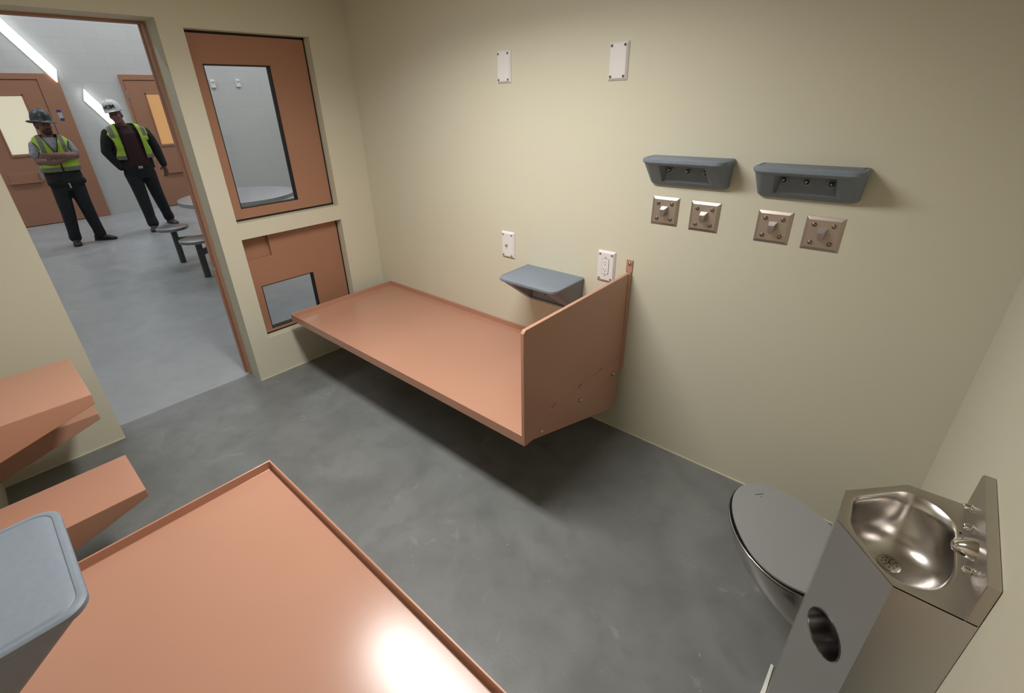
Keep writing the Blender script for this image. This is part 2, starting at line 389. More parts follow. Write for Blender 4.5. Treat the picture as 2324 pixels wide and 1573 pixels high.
# ------------------------------------------------------------------ lamps
def ceiling_lamp(name, x, y, z, lx, ly, lampmat, label, th=.06, lip=.0):
    t = thing(name, label, 'light', (x, y, z-th))
    bm = NB(); box(bm, -lx/2-.03, lx/2+.03, -ly/2-.03, ly/2+.03, .006, th)
    for q in ((-lx/2-.03, -lx/2-.005, -ly/2-.03, ly/2+.03), (lx/2+.005, lx/2+.03, -ly/2-.03, ly/2+.03), (-lx/2-.005, lx/2+.005, -ly/2-.03, -ly/2-.005), (-lx/2-.005, lx/2+.005, ly/2+.005, ly/2+.03)):
        box(bm, *q, -lip, .0062)
    obj('housing', bm, 'lampbody', t)
    obj('diffuser', bx(-lx/2, lx/2, -ly/2, ly/2, 0, .007), lampmat, t)
    return t
cl = ceiling_lamp('ceiling_light', 1.68, -1.19, H, 1.0, .26, 'lamp', 'long white ceiling light in the middle of the cell ceiling', .04)
la = bpy.data.lights.new('lamp_beam', 'AREA'); la.shape = 'RECTANGLE'; la.size = 1.0; la.size_y = .26; la.energy = CELL_LAMP; la.spread = math.radians(150); la.color = (1, .985, .95)
lo_ = bpy.data.objects.new('lamp_beam', la); COL.objects.link(lo_); lo_.parent = cl; lo_.location = (0, 0, -.004)
for i, (x, y, lab) in enumerate(((-6.9, -3.2, 'left rear'), (-6.9, .3, 'middle rear'), (-6.9, 3.4, 'right rear'), (-2.6, -3.0, 'left front'), (-5.0, 3.0, 'right front'))):
    ceiling_lamp('dayroom_light', x, y, DH, .5, 2.0, 'daylamp', 'dayroom ceiling light, %s one' % lab)['group'] = 'dayroom ceiling lights'
# ------------------------------------------------------------------ bunks
def screw(bm, c, d, r, h=.35):
    rev(bm, c, d, [(0, r), (r*h, r*.95), (r*h*1.9, r*.6), (r*h*2.1, r*.45), (r*h*.9, r*.32), (r*h*.9, .0001)], 14)
def bunk(name, label, x0, x1, y0, y1, zt, panel, mirror=False):
    """tray from x0..x1, y0 (open side) to y1 (wall); zt = top of rim"""
    root = thing(name, label, 'bunk', ((x0+x1)/2, y1, 0), 'wall-mounted steel bunks')
    ox, oy = (x0+x1)/2, y1
    def W_(bm): bmesh.ops.translate(bm, verts=bm.verts, vec=(-ox, -oy, 0)); return bm
    a, b = min(y0, y1), max(y0, y1); t = .007; zb = zt-.050; zf = zt-.036
    bm = NB()
    def rr(ins, z): return [(x0+ins, a+ins, z), (x1-ins, a+ins, z), (x1-ins, b-ins, z), (x0+ins, b-ins, z)]
    loft(bm, [rr(0, zb), rr(0, zt), rr(t, zt), rr(t, zf)])
    obj('tray', W_(bm), 'copper', root, bevel=.002)
    sgn = 1 if y1 > y0 else -1
    # folded support under the wall side
    if panel:
        px0, px1 = x1-.001, x1+.016; pt = .95
        bm = NB(); prism(bm, [(a, zb), (b, zb), (b, pt), (a+.012, pt), (a, pt-.012)], 0, px0, px1)
        ep = obj('end_panel', W_(bm), 'copper', root, bevel=.0025)
        bm = NB(); box(bm, px1-.001, px1+.0035, b-.030, b, zb, pt-.004)
        box(bm, px0-.012, px1+.004, b-.006, b, pt, 1.012)
        obj('wall_strap', W_(bm), 'copper', root, bevel=.0015)
        bm = NB(); tube(bm, [(px1, a+.03, .499), (px1, b-.035, .499)], .0028, 8)
        for yy in (.25, .5, .72): bm2 = box(bm, px1-.001, px1+.006, a+yy*(b-a)-.012, a+yy*(b-a)+.012, .497, .506)
        obj('weld_bead', W_(bm), 'copper', root)
        bm = NB(); prism(bm, [(a+.05, zb+.002), (b-.046, zb+.002), (b-.046, .177), (b-.075, .177)], 0, px0+.002, px1-.002)
        obj('gusset', W_(bm), 'copper', root, bevel=.002)
        for yy in (-.729, -.418, -.106):
            bm = NB(); rev(bm, (px1+.001, yy, .418), (1, 0, 0), [(0, .0105), (.004, .0105), (.009, .007), (.011, .003)], 14); obj('bolt', W_(bm), 'bolt', root, smooth=True)
        bm = NB(); screw(bm, ((px0+px1)/2-.002, b-.006, .994), (0, -1, 0), .0095); obj('bolt', W_(bm), 'bolt', root, smooth=True)
    bm = NB(); gx = x0+.35
    prism(bm, [(y1-sgn*.001, zb), (y0+sgn*.12, zb), (y1-sgn*.05, zb-.2), (y1-sgn*.001, zb-.2)], 0, gx, gx+.006)
    obj('support_bracket', W_(bm), 'copper', root)
    if not panel:
        bm = NB(); prism(bm, [(y1-sgn*.001, zb), (y0+sgn*.12, zb), (y1-sgn*.05, zb-.2), (y1-sgn*.001, zb-.2)], 0, x1-.35, x1-.344)
        obj('support_bracket', W_(bm), 'copper', root)
    return root
bunk('bunk', 'terracotta steel bunk with tall end panel, under the cream back wall', .106, 2.159, -.843, -.001, .454, True)
bunk('bunk', 'terracotta steel bunk tray in the foreground with a bright lamp reflection', 1.470, 3.44, -1.606, -WD+.001, .454, False)
# ------------------------------------------------------------------ desk and seats on the front wall
def cantilever(name, label, cat, x0, x1, y1, z, te, tw, group=None):
    t = thing(name, label, cat, ((x0+x1)/2, -WD, 0), group); cx = (x0+x1)/2
    bm = NB(); prism(bm, [(0.001, z), (y1+WD, z), (y1+WD, z-te), (.001, z-tw)], 0, x0-cx, x1-cx)
    obj('top', bm, 'copper', t, bevel=.003)
    return t
cantilever('wall_desk', 'terracotta steel desk slab jutting in from the left, higher than the stools', 'desk', .497, .955, -1.997, .754, .044, .178)
cantilever('wall_stool', 'terracotta steel stool slab in front of the desk, above the blue-grey shelf', 'stool', .960, 1.262, -1.985, .450, .034, .168, 'cantilevered wall stools')
cantilever('wall_stool', 'terracotta steel stool slab half hidden below the desk, nearer the doorway', 'stool', .198, .500, -1.992, .450, .034, .168, 'cantilevered wall stools')
# ------------------------------------------------------------------ moulded shelves
def shelf(name, label, w, d, h, zt, loc, group, hooks, rz=0, botin=.006):
    """local frame: wall at y=0, shelf towards -y, x centred"""
    t = thing(name, label, 'shelf', loc, group, rz); r = min(.045, d*.33)
    bm = NB(); hw = w/2; n = 7
    o1 = rrect(-hw, hw, -d, -.0005, r, n, True)
    def ins(k): return rrect(-hw+k, hw-k, -d+k, -.0005, max(r-k*.5, .004), n, True)
    loft(bm, [[(x, y, -.020) for x, y in ins(.003)], [(x, y, -.016) for x, y in o1], [(x, y, -.005) for x, y in o1], [(x, y, -.001) for x, y in ins(.004)],
              [(x, y, 0) for x, y in ins(.008)], [(x, y, 0) for x, y in ins(.014)], [(x, y, -.0025) for x, y in ins(.0165)], [(x, y, 0) for x, y in ins(.020)]])
    obj('top', bm, 'shelf', t, smooth=True, angle=35)
    # body: wedge, rounded front corners, with a hollow front
    bm = NB(); zb = -h; k = .004; fd = .012
    T = rrect(-hw+k, hw-k, -d+k, -.0005, r, n, True); B = rrect(-hw+k+botin, hw-k-botin, -fd-.0, -.0005, .0115, n, True)
    m_ = len(T); A = [bm.verts.new((x, y, -.017)) for x, y in T]; rings = [A]
    RB = .026
    for f in (.86, .895, .925, .95, .972, .99, 1.0):
        g = (f-.86)/.14; xi = RB*(1-math.sqrt(max(0, 1-g*g)))
        rings.append([bm.verts.new((math.copysign(max(0, abs(T[i][0]*(1-f)+B[i][0]*f)-xi), T[i][0]), T[i][1]*(1-f)+B[i][1]*f, -.017*(1-f)+zb*f)) for i in range(m_)])
    for ra, rb in zip(rings, rings[1:]):
        for i in range(m_):
            j = (i+1) % m_
            if ra is A and i == n: continue     # front face handled below
            bm.faces.new((ra[i], ra[j], rb[j], rb[i]))
    bm.faces.new(rings[-1])
    # hollow front
    f0, f1, f2, f3 = A[n], A[n+1], rings[1][n+1], rings[1][n]
    P = [v.co.copy() for v in (f0, f1, f2, f3)]
    mx_ = .135*w if d < .2 else .11*w
    def bl(u, v): return (P[0]*(1-u)+P[1]*u)*(1-v)+(P[3]*(1-u)+P[2]*u)*v
    ux = mx_/(w); lo = .13; hi = .955
    I = [bl(ux, lo), bl(1-ux, lo), bl(1-ux, hi), bl(ux, hi)]
    Iv = [bm.verts.new(p) for p in I]; O = [f0, f1, f2, f3]
    for i in range(4): bm.faces.new((O[i], O[(i+1) % 4], Iv[(i+1) % 4], Iv[i]))
    back = -.030 if d < .2 else -.050
    sh = .012
    Bv = [bm.verts.new((p.x+(sh if i in (0, 3) else -sh), back, p.z if i in (0, 1) else p.z+.001)) for i, p in enumerate(I)]
    for i in range(4): bm.faces.new((Iv[i], Iv[(i+1) % 4], Bv[(i+1) % 4], Bv[i]))
    bm.faces.new(Bv)
    obj('body', bm, 'shelf', t, smooth=True, angle=30)
    for hx, hz in hooks:
        bm = NB(); c = (hx, back, hz); rr_ = .0125 if d < .2 else .012
        ring = [circ((hx, back-.001-q, hz), (0, -1, 0), r_, 24) for q, r_ in ((0, rr_), (.004, rr_), (.005, rr_-.0015), (.004, rr_-.003), (.0, rr_-.003))]
        loft(bm, ring); hk = obj('hook', bm, 'hookring', t, smooth=True, angle=60)
        bm = NB(); rev(bm, (hx, back-.0008, hz), (0, -1, 0), [(0, rr_-.0028), (.0012, rr_-.0028)], 20); obj('socket', bm, 'black', hk)
        bm = NB(); rev(bm, (hx, back, hz), (0, -1, 0), [(0, .0048), (.016, .0045), (.020, .0036), (.021, .001)], 12); obj('peg', bm, 'hookring', hk, smooth=True)
    return t
shelf('hook_shelf', 'long blue-grey wall shelf with three pegs, left of the pair', .345, .128, .121, 1.5, (2.394, 0, 1.498), 'blue-grey shelves with pegs', [(-.076, -.052), (.002, -.054), (.074, -.056)])
shelf('hook_shelf', 'long blue-grey wall shelf with three pegs, right of the pair', .345, .128, .121, 1.49, (2.831, 0, 1.489), 'blue-grey shelves with pegs', [(-.078, -.052), (-.004, -.054), (.073, -.056)])
shelf('wall_shelf', 'deep blue-grey corner-rounded wall shelf above the far bunk', .392, .272, .206, .865, (1.713, 0, .865), 'deep blue-grey wall shelves', [(-.03, -.130)])
shelf('wall_shelf', 'deep blue-grey wall shelf close to the camera at bottom left', .392, .268, .206, .865, (1.966, -WD, .868), 'deep blue-grey wall shelves', [(.03, -.130)], rz=math.pi)
# ------------------------------------------------------------------ plates on the back wall
def bevel_plate(bm, w, h, t, b, y=0):
    def rc(k, yy): return [(-w/2+k, yy, -h/2+k), (w/2-k, yy, -h/2+k), (w/2-k, yy, h/2-k), (-w/2+k, yy, h/2-k)]
    loft(bm, [rc(0, y), rc(0, y-t*.25), rc(b, y-t)])
def plate(name, label, cat, cx, cz, w, h, sx, sz, group=None, t=.013, sr=.0056):
    r = thing(name, label, cat, (cx, 0, cz), group)
    bm = NB(); bevel_plate(bm, w, h, t, .009); obj('cover', bm, 'plate', r, bevel=.0025, seg=3)
    for a in (-1, 1):
        for b in (-1, 1):
            bm = NB(); screw(bm, (a*sx, -t, b*sz), (0, -1, 0), sr); obj('screw', bm, 'screw', r, smooth=True)
    return r
plate('blank_plate', 'blank white cover plate high on the wall, left one', 'wall plate', 1.374, 1.883, .092, .147, .031, .058, 'blank white wall plates')
plate('blank_plate', 'blank white cover plate high on the wall, right one', 'wall plate', 2.023, 1.866, .092, .147, .031, .058, 'blank white wall plates')
p = plate('jack_plate', 'white wall plate with a small metal cable jack, left of the far shelf', 'wall plate', 1.377, .959, .098, .156, .032, .061)
bm = NB(); rev(bm, (-.004, -.013, -.001), (0, -1, 0), [(0, .0065), (.003, .0065), (.003, .0045), (.014, .0042), (.014, .001)], 12); obj('jack', bm, 'bolt', p, smooth=True)
p = plate('power_outlet', 'white double power outlet plate beside the bunk end panel', 'outlet', 2.035, .955, .100, .160, .033, .063)
bm = NB(); box(bm, -.018, .018, -.0155, -.012, -.038, .038); oc = obj('receptacle', bm, 'outlet', p, bevel=.001)
bm = NB(); t_ = .001
for q in ((-.0195, -.018, -.039, .039), (.018, .0195, -.039, .039), (-.0195, .0195, -.0395, -.038), (-.0195, .0195, .038, .0395)): box(bm, q[0], q[1], -.0134, -.012, q[2], q[3])
obj('outline', bm, 'black', oc)
for zz in (.018, -.018):
    bm = NB()
    box(bm, -.0085, -.0045, -.0158, -.015, zz+.001, zz+.006); box(bm, .0045, .006, -.0158, -.015, zz+.0, zz+.0075)
    rev(bm, (-.0, -.0150, zz-.008), (0, -1, 0), [(0, .0026), (.0008, .0026)], 12)
    obj('socket', bm, 'black', oc)
for zz in (.047, -.047):
    bm = NB(); screw(bm, (0, -.013, zz), (0, -1, 0), .0034); obj('screw', bm, 'screw', p, smooth=True)
# collapsible hook plates
def hook_plate(label, cx, cz):
    r = thing('clothes_hook', label, 'hook', (cx, 0, cz), 'steel safety clothes hooks')
    bm = NB(); bevel_plate(bm, .122, .124, .009, .0115); obj('mounting_plate', bm, 'hookplate', r, bevel=.0008)
    for a in (-1, 1):
        for b in (-1, 1):
            bm = NB(); screw(bm, (a*.031, -.009, b*.033), (0, -1, 0), .0082, .45); obj('screw', bm, 'screw', r, smooth=True)
    bm = NB()
    top = [(-.0145, -.008, .017), (.0145, -.008, .017), (.0095, -.034, .013), (-.0095, -.034, .013)]
    # front shield shape and foot on the plate
    F = [(-.0105, -.040, .012), (.0105, -.040, .012), (.0105, -.038, -.004), (.007, -.036, -.017), (0, -.035, -.022), (-.007, -.036, -.017), (-.0105, -.038, -.004)]
    G = [(-.0155, -.008, .022), (.0155, -.008, .022), (.0145, -.008, .0), (.010, -.008, -.014), (0, -.008, -.020), (-.010, -.008, -.014), (-.0145, -.008, .0)]
    loft(bm, [G, F]); obj('hook', bm, 'hooksteel', r, bevel=.001)
    return r
h0 = hook_plate('square steel clothes hook plate, first from the left', 2.306, 1.265)
dup(h0, (2.480, 0, 1.261), 'square steel clothes hook plate, second from the left')
dup(h0, (2.746, 0, 1.2545), 'square steel clothes hook plate, third from the left')
dup(h0, (2.912, 0, 1.2515), 'square steel clothes hook plate, rightmost of the four')
# ------------------------------------------------------------------ toilet and sink unit
t = thing('toilet_sink_unit', 'stainless steel combined toilet and sink unit in the right corner', 'toilet', (3.33, -.93, 0))
OX, OY = 3.33, -.93
def W_(bm): bmesh.ops.translate(bm, verts=bm.verts, vec=(-OX, -OY, 0)); return bm
hexo = [(3.430, -.757), (3.430, -1.113), (3.326, -1.113), (3.213, -.992), (3.213, -.880), (3.324, -.762)]
LW = L-.001
foot = [(LW, -.757), (LW, -1.113), (3.326, -1.113), (3.213, -.992), (3.213, -.880), (3.324, -.762)]
ZR = .85
# cabinet walls; the paper hole is cut in the diagonal panel that faces the camera
bm = NB()
nf = len(foot)
A0 = Vector((3.213, -.992)); B0 = Vector((3.326, -1.113)); dp = (B0-A0).normalized(); wlen = (B0-A0).length
nrm = Vector((dp.y, -dp.x)); nrm = -nrm if nrm.dot(Vector((-1, -1))) < 0 else nrm
for i in range(nf):
    p, q = foot[i], foot[(i+1) % nf]
    if i == 2: continue
    bm.faces.new([bm.verts.new(v) for v in ((*p, .0), (*q, .0), (*q, ZR), (*p, ZR))])
def P3(s, z, out=0): v = A0+dp*s+nrm*out; return (v.x, v.y, z)
hc, hz_, hr = .078, .552, .0545
N = 32; ringv = [bm.verts.new(P3(hc+hr*math.cos(2*math.pi*i/N), hz_+hr*1.05*math.sin(2*math.pi*i/N))) for i in range(N)]
outer = []
for i in range(N):
    a = 2*math.pi*i/N; c_, s_ = math.cos(a), math.sin(a)
    k = min((wlen-hc)/c_ if c_ > 1e-6 else 9e9, (-hc)/c_ if c_ < -1e-6 else 9e9, .09/abs(s_) if abs(s_) > 1e-6 else 9e9)
    outer.append(bm.verts.new(P3(hc+k*c_, hz_+k*s_)))
for i in range(N): bm.faces.new((ringv[i], ringv[(i+1) % N], outer[(i+1) % N], outer[i]))
for sx_, sz_ in ((0, 1), (wlen, 1), (0, -1), (wlen, -1)):
    s0 = bm.verts.new(P3(sx_, hz_+.09*sz_))
    best = sorted(outer, key=lambda v: (v.co-s0.co).length)[:2]
    try: bm.faces.new((s0, best[0], best[1]))
    except ValueError: pass
for za, zb_ in ((0, hz_-.09), (hz_+.09, ZR)):
    bm.faces.new([bm.verts.new(P3(0, za)), bm.verts.new(P3(wlen, za)), bm.verts.new(P3(wlen, zb_)), bm.verts.new(P3(0, zb_))])
bmesh.ops.remove_doubles(bm, verts=bm.verts, dist=.0002)
obj('cabinet', W_(bm), 'steel', t)
bm = NB()
ring = lambda out, k: [P3(hc+hr*k*math.cos(2*math.pi*i/N), hz_+hr*1.05*k*math.sin(2*math.pi*i/N), out) for i in range(N)]
loft(bm, [ring(.0015, 1.03), ring(.002, 1.0), ring(-.002, .97), ring(-.06, .93), ring(-.078, .80), ring(-.084, .3)], cap0=False)
obj('paper_holder', W_(bm), mat('recess_shade_steel', (.30, .29, .28), .2, metal=1), t, smooth=True, angle=60)  # steel colour darkened to put shade inside the recess
# deck with basin
bo = [(3.233, -.890), (3.239, -.991), (3.304, -1.081), (3.347, -1.095), (3.398, -1.062), (3.415, -.998), (3.414, -.843), (3.380, -.803), (3.328, -.785)]
cx, cy = 3.332, -.937
NA = 144
def rad(poly, ang):
    dx, dy = math.cos(ang), math.sin(ang); best = 9
    for i in range(len(poly)):
        (ax, ay), (bx_, by_) = poly[i], poly[(i+1) % len(poly)]
        ex, ey = bx_-ax, by_-ay; den = dx*ey-dy*ex
        if abs(den) < 1e-12: continue
        tt = ((ax-cx)*ey-(ay-cy)*ex)/den; u = ((ax-cx)*dy-(ay-cy)*dx)/den
        if tt > 0 and -1e-9 <= u <= 1+1e-9: best = min(best, tt)
    return best
angs = sorted([2*math.pi*i/NA for i in range(NA)] + [math.atan2(y-cy, x-cx) % (2*math.pi) for x, y in hexo])
ro = [rad(hexo, a) for a in angs]
ru = [rad(bo, 2*math.pi*i/NA) for i in range(NA)]
for _ in range(12): ru = [(ru[i-1]+ru[i]*2+ru[(i+1) % NA])/4 for i in range(NA)]
def ruf(a): t_ = a/(2*math.pi)*NA; i = int(t_); f = t_-i; return ru[i % NA]*(1-f)+ru[(i+1) % NA]*f
rb = [ruf(a) for a in angs]
def rg(rs, z, sx=0, sy=0, k=1): return [(cx+sx+math.cos(a)*r*k, cy+sy+math.sin(a)*r*k, z) for a, r in zip(angs, rs)]
rmean = sum(rb)/len(rb)
def soft(f): return [r*(1-f)+rmean*f for r in rb]
bm = NB()
loft(bm, [rg(ro, ZR-.003), rg(ro, ZR), rg([r+.006 for r in rb], ZR), rg([r+.002 for r in rb], ZR-.0015)], cap0=False, cap1=False)
obj('deck', W_(bm), 'steel_top', t, smooth=True, angle=25)
bm = NB(); RG = [rg([r+.002 for r in rb], ZR-.0015), rg([r-.002 for r in rb], ZR-.005)]
for k in range(1, 25):
    ph = k/24; k_r = math.cos(ph*math.pi/2)**.62*.95 if k < 24 else .05
    dz = .008+.118*math.sin(ph*math.pi/2)**.9
    RG.append(rg(soft(min(1, .18+ph*1.9)), ZR-dz, .002*ph, .022*ph, max(k_r, .05)))
loft(bm, RG, cap0=False)
obj('basin', W_(bm), 'basin', t, smooth=True, angle=80)
dr = (3.334, -.914)
bm = NB(); rev(bm, (*dr, ZR-.1258), (0, 0, 1), [(0, .023), (.002, .023), (.003, .020), (.0026, .0001)], 28); dro = obj('drain', W_(bm), 'bolt', t, smooth=True)
for k, (rr_, n_) in enumerate(((.0, 1), (.0075, 5), (.0145, 9))):
    for i in range(n_):
        a = 2*math.pi*i/n_+.3*k
        bm = NB(); rev(bm, (dr[0]+rr_*math.cos(a), dr[1]+rr_*math.sin(a), ZR-.1232), (0, 0, 1), [(0, .0019 if k else .003), (.0004, .0019 if k else .003)], 8)
        obj('drain_hole', W_(bm), 'black', dro)
# backsplash
bm = NB(); ZB = .947
prism(bm, [(-.757, ZR-.004), (-1.113, ZR-.004), (-1.113, ZB), (-.770, ZB+.004), (-.757, ZB-.006)], 0, 3.430, LW)
bs = obj('backsplash', W_(bm), 'steel_top', t, bevel=.0012)
bm = NB()
rings = []
for f, ry, rz_, dz in ((0, .024, .022, .0), (.010, .023, .021, .0), (.020, .020, .017, -.001), (.028, .017, .014, -.003), (.033, .012, .010, -.004), (.0355, .006, .005, -.004), (.036, .001, .001, -.004)):
    rings.append([(3.430-f, -.972+ry*math.cos(2*math.pi*i/24), .900+dz+rz_*math.sin(2*math.pi*i/24)) for i in range(24)])
loft(bm, rings); sp = obj('bubbler_spout', W_(bm), 'chrome', bs, smooth=True, angle=80)
bm = NB(); rev(bm, (3.404, -.957, .913), (-.4, .6, .6), [(0, .002), (.004, .0018)], 10); obj('nozzle', W_(bm), 'black', sp)
for yy, zz in ((-.825, .893), (-.902, .897), (-1.030, .894)):
    bm = NB(); rev(bm, (3.430, yy, zz), (-1, 0, 0), [(0, .0095), (.003, .0095), (.005, .0065), (.014, .006), (.017, .0045), (.018, .001)], 16); obj('push_button', W_(bm), 'chrome', bs, smooth=True)
# toilet bowl: axis points away from the left diagonal face at 45 degrees
ax = Vector((-math.sqrt(.5), math.sqrt(.5))); pr = Vector((-ax.y, ax.x)); org = Vector((3.268+.004, -.821-.0))
cc = 1.7515
# base point on the axis line x+y = 2.478 next to the diagonal face
org = Vector((2.478/2+ (3.268+.821)/2 - .0, 2.478/2-(3.268+.821)/2)) + ax*0.0
def outline(a_len, half, scale=1, back=.022, n=40):
    """egg: narrow hinge end at u=back, rounded tip at a_len; world xy points"""
    pts = []; uc = .18*a_len/.452; af = a_len-uc; ab = uc*1.0
    for i in range(n+1):
        th = 2*math.pi*i/n-math.pi/2 if 0 else None
    us = [uc+af*math.sin(math.pi/2*(1-k/16)) for k in range(17)] + [uc-ab*math.sin(math.pi/2*k/14) for k in range(1, 15)]
    us = [u for u in us if u > back]+[back]
    def hw(u): q = (u-uc)/(af if u > uc else ab); return half*math.sqrt(max(0, 1-q*q))
    side = [(u, hw(u)) for u in us]
    pts = [(u, v) for u, v in side]+[(u, -v) for u, v in side[::-1][:-1]]
    return [tuple(org+ax*u+pr*v) for u, v in pts]
LEN = .452
def rgz(pts, z): return [(x, y, z) for x, y in pts]
bm = NB()
loft(bm, [rgz(outline(LEN-.005, .158), .4225), rgz(outline(LEN-.004, .160), .424), rgz(outline(LEN-.004, .160), .429), rgz(outline(LEN-.005, .159), .4305)])
lid = obj('lid', W_(bm), 'lid', t, smooth=True, angle=30)
c0 = Vector((3.005, -.529)); c1 = Vector((3.009, -.538))
bm = NB(); d2 = Vector((.707, .707)); n2 = Vector((.707, -.707))
q = [c0-d2*.0155-n2*.0012, c0+d2*.0155-n2*.0012, c0+d2*.0155+n2*.0012, c0-d2*.0155+n2*.0012]
prism(bm, [tuple(v) for v in q], 2, .4303, .4309)
rev(bm, (3.0135, -.538, .4303), (0, 0, 1), [(0, .0018), (.0006, .0018)], 10)
obj('slot', W_(bm), 'black', lid)
specs = [(3.005, -.635), (3.045, -.492), (2.985, -.700), (2.975, -.62), (3.12, -.60), (3.135, -.75)]
for i, (sx_, sy_) in enumerate(specs):
    bm = NB(); rev(bm, (sx_, sy_, .4303), (0, 0, 1), [(0, .0014-.0001*i), (.0005, .0012-.0001*i)], 6); obj('paint_speck', W_(bm), 'plate', lid)
bm = NB(); Rg = []
for z, a_len, half in ((.413, LEN+.004, .166), (.419, LEN+.007, .169), (.408, LEN+.008, .170), (.395, LEN+.004, .166), (.36, LEN-.012, .155), (.31, LEN-.045, .134), (.26, LEN-.10, .110), (.215, LEN-.165, .086), (.185, LEN-.23, .062), (.17, LEN-.29, .04)):
    pass
NBW = 48
def ring_b(a_len, half, z, b0):
    us0 = .5*(a_len+b0); h = .5*(a_len-b0); P = []
    for i in range(NBW):
        th = 2*math.pi*i/NBW; u = us0+h*math.cos(th); v = half*math.sin(th)*(1-.10*math.cos(th)); p = org+ax*u+pr*v; P.append((p.x, p.y, z))
    return P
Rg = [ring_b(*q) for q in ((.450, .160, .413, 0), (.454, .166, .4205, -.01), (.455, .168, .4195, -.01), (.455, .168, .409, -.01), (.452, .165, .396, -.02), (.444, .159, .365, -.03), (.425, .147, .335, -.04), (.39, .128, .307, -.05), (.335, .102, .285, -.05), (.26, .074, .27, -.05), (.16, .05, .262, -.05))]
loft(bm, Rg); obj('bowl', W_(bm), 'basin', t, smooth=True, angle=60)
# sealant bead on the floor at the cabinet foot
bm = NB(); prism(bm, [(3.200, -.80), (3.2085, -.802), (3.2125, -1.0), (3.192, -1.0), (3.199, -.9)], 2, 0, .004)
tag(obj('sealant_strip', bm, 'caulk'), 'thin white strip of sealant on the floor at the foot of the steel unit', 'sealant')
# ------------------------------------------------------------------ dayroom table and stools
TC = (-3.36, .262)
t = thing('round_table', 'round steel-edged dayroom table seen through the cell window', 'table', (*TC, 0))
bm = NB(); rev(bm, (0, 0, .715), (0, 0, 1), [(0, .655), (.002, .665), (.045, .665), (.047, .655)], 72); obj('tabletop', bm, mat('table_steel', (.46, .46, .48), .33, metal=.8), t, smooth=True, angle=30)
bm = NB(); rev(bm, (0, 0, 0), (0, 0, 1), [(0, .06), (.715, .06)], 24); obj('pedestal', bm, 'stoolpost', t, smooth=True)
for (x, y, z, lab) in ((-3.708, -.478, .455, 'round steel stool on a dark post, nearest the man in the white helmet'), (-2.813, -.493, .452, 'round steel stool half hidden by the door jamb, lower of the two')):
    s = thing('stool', lab, 'stool', (x, y, 0), 'dayroom stools')
    bm = NB(); rev(bm, (0, 0, z-.035), (0, 0, 1), [(0, .165), (.002, .172), (.033, .172), (.035, .166)], 48); obj('seat', bm, 'stool', s, smooth=True, angle=30)
    bm = NB(); rev(bm, (0, 0, 0), (0, 0, 1), [(0, .034), (z-.03, .034)], 20); obj('post', bm, 'stoolpost', s, smooth=True)
    d = Vector((TC[0]-x, TC[1]-y, 0)); ln = d.length-.06; d.normalize(); pe = Vector((-d.y, d.x, 0))
    bm = NB(); a0 = d*.02; a1 = d*ln
    loft(bm, [[tuple(c+pe*.02*sx_+Vector((0, 0, .285+.03*sz_))) for sx_, sz_ in ((-1, -1), (1, -1), (1, 1), (-1, 1))] for c in (a0, a1)])
    obj('arm', bm, 'stoolpost', s)
# ------------------------------------------------------------------ people
def ball(bm, c, r, n=16, m=10):
    c = Vector(c); r = (r, r, r) if isinstance(r, (int, float)) else r
    rings = [[(c.x+r[0]*math.sin(math.pi*j/m)*math.cos(2*math.pi*i/n), c.y+r[1]*math.sin(math.pi*j/m)*math.sin(2*math.pi*i/n), c.z+r[2]*math.cos(math.pi*j/m)) for i in range(n)] for j in range(m+1)]
    rings[0] = [(c.x+1e-4*math.cos(2*math.pi*i/n), c.y+1e-4*math.sin(2*math.pi*i/n), c.z+r[2]) for i in range(n)]
    rings[-1] = [(c.x+1e-4*math.cos(2*math.pi*i/n), c.y+1e-4*math.sin(2*math.pi*i/n), c.z-r[2]) for i in range(n)]
    loft(bm, rings)
def limb(bm, pts):
    """pts = [(x,y,z,r), ...]: tapering segments with rounded joints"""
    for a, b in zip(pts, pts[1:]):
        d = Vector(b[:3])-Vector(a[:3]); loft(bm, [circ(a[:3], d, a[3], 18), circ(b[:3], d, b[3], 18)])
    for p in pts: ball(bm, p[:3], p[3])
def trunk(bm, rings, n=36, pw=2.4):
    """rings = [(z, s_centre, half_width, f_centre, half_depth)]"""
    out = []
    for z, sc, w, fc, d in rings:
        r = []
        for i in range(n):
            a = 2*math.pi*i/n; c, s = math.cos(a), math.sin(a)
            r.append((fc+d*math.copysign(abs(c)**(2/pw), c), sc+w*math.copysign(abs(s)**(2/pw), s), z))
        out.append(r)
    loft(bm, out)
def bake(name, bm, m, parent, vox=.011, smooth=4, mats=None):
    """union of overlapping closed shapes as one continuous smooth surface"""
    bmesh.ops.recalc_face_normals(bm, faces=bm.faces)
    me = bpy.data.meshes.new(name); bm.to_mesh(me); bm.free()
    o = bpy.data.objects.new(name+'_tmp', me); COL.objects.link(o)
    r = o.modifiers.new('r', 'REMESH'); r.mode = 'VOXEL'; r.voxel_size = vox
    if smooth: s = o.modifiers.new('s', 'SMOOTH'); s.iterations = smooth; s.factor = .5
    dg = bpy.context.evaluated_depsgraph_get(); dg.update()
    nm = bpy.data.meshes.new_from_object(o.evaluated_get(dg)); bpy.data.objects.remove(o, do_unlink=True)
    nm.name = name; nm.materials.clear()
    for p in nm.polygons: p.use_smooth = True
    return link(name, nm, m, parent)
def rotz(bm, ang, c=(0, 0, 0), tilt=0):
    if tilt: bmesh.ops.rotate(bm, verts=bm.verts, cent=c, matrix=Matrix.Rotation(tilt, 3, 'X'))
    bmesh.ops.rotate(bm, verts=bm.verts, cent=c, matrix=Matrix.Rotation(ang, 3, 'Z'))
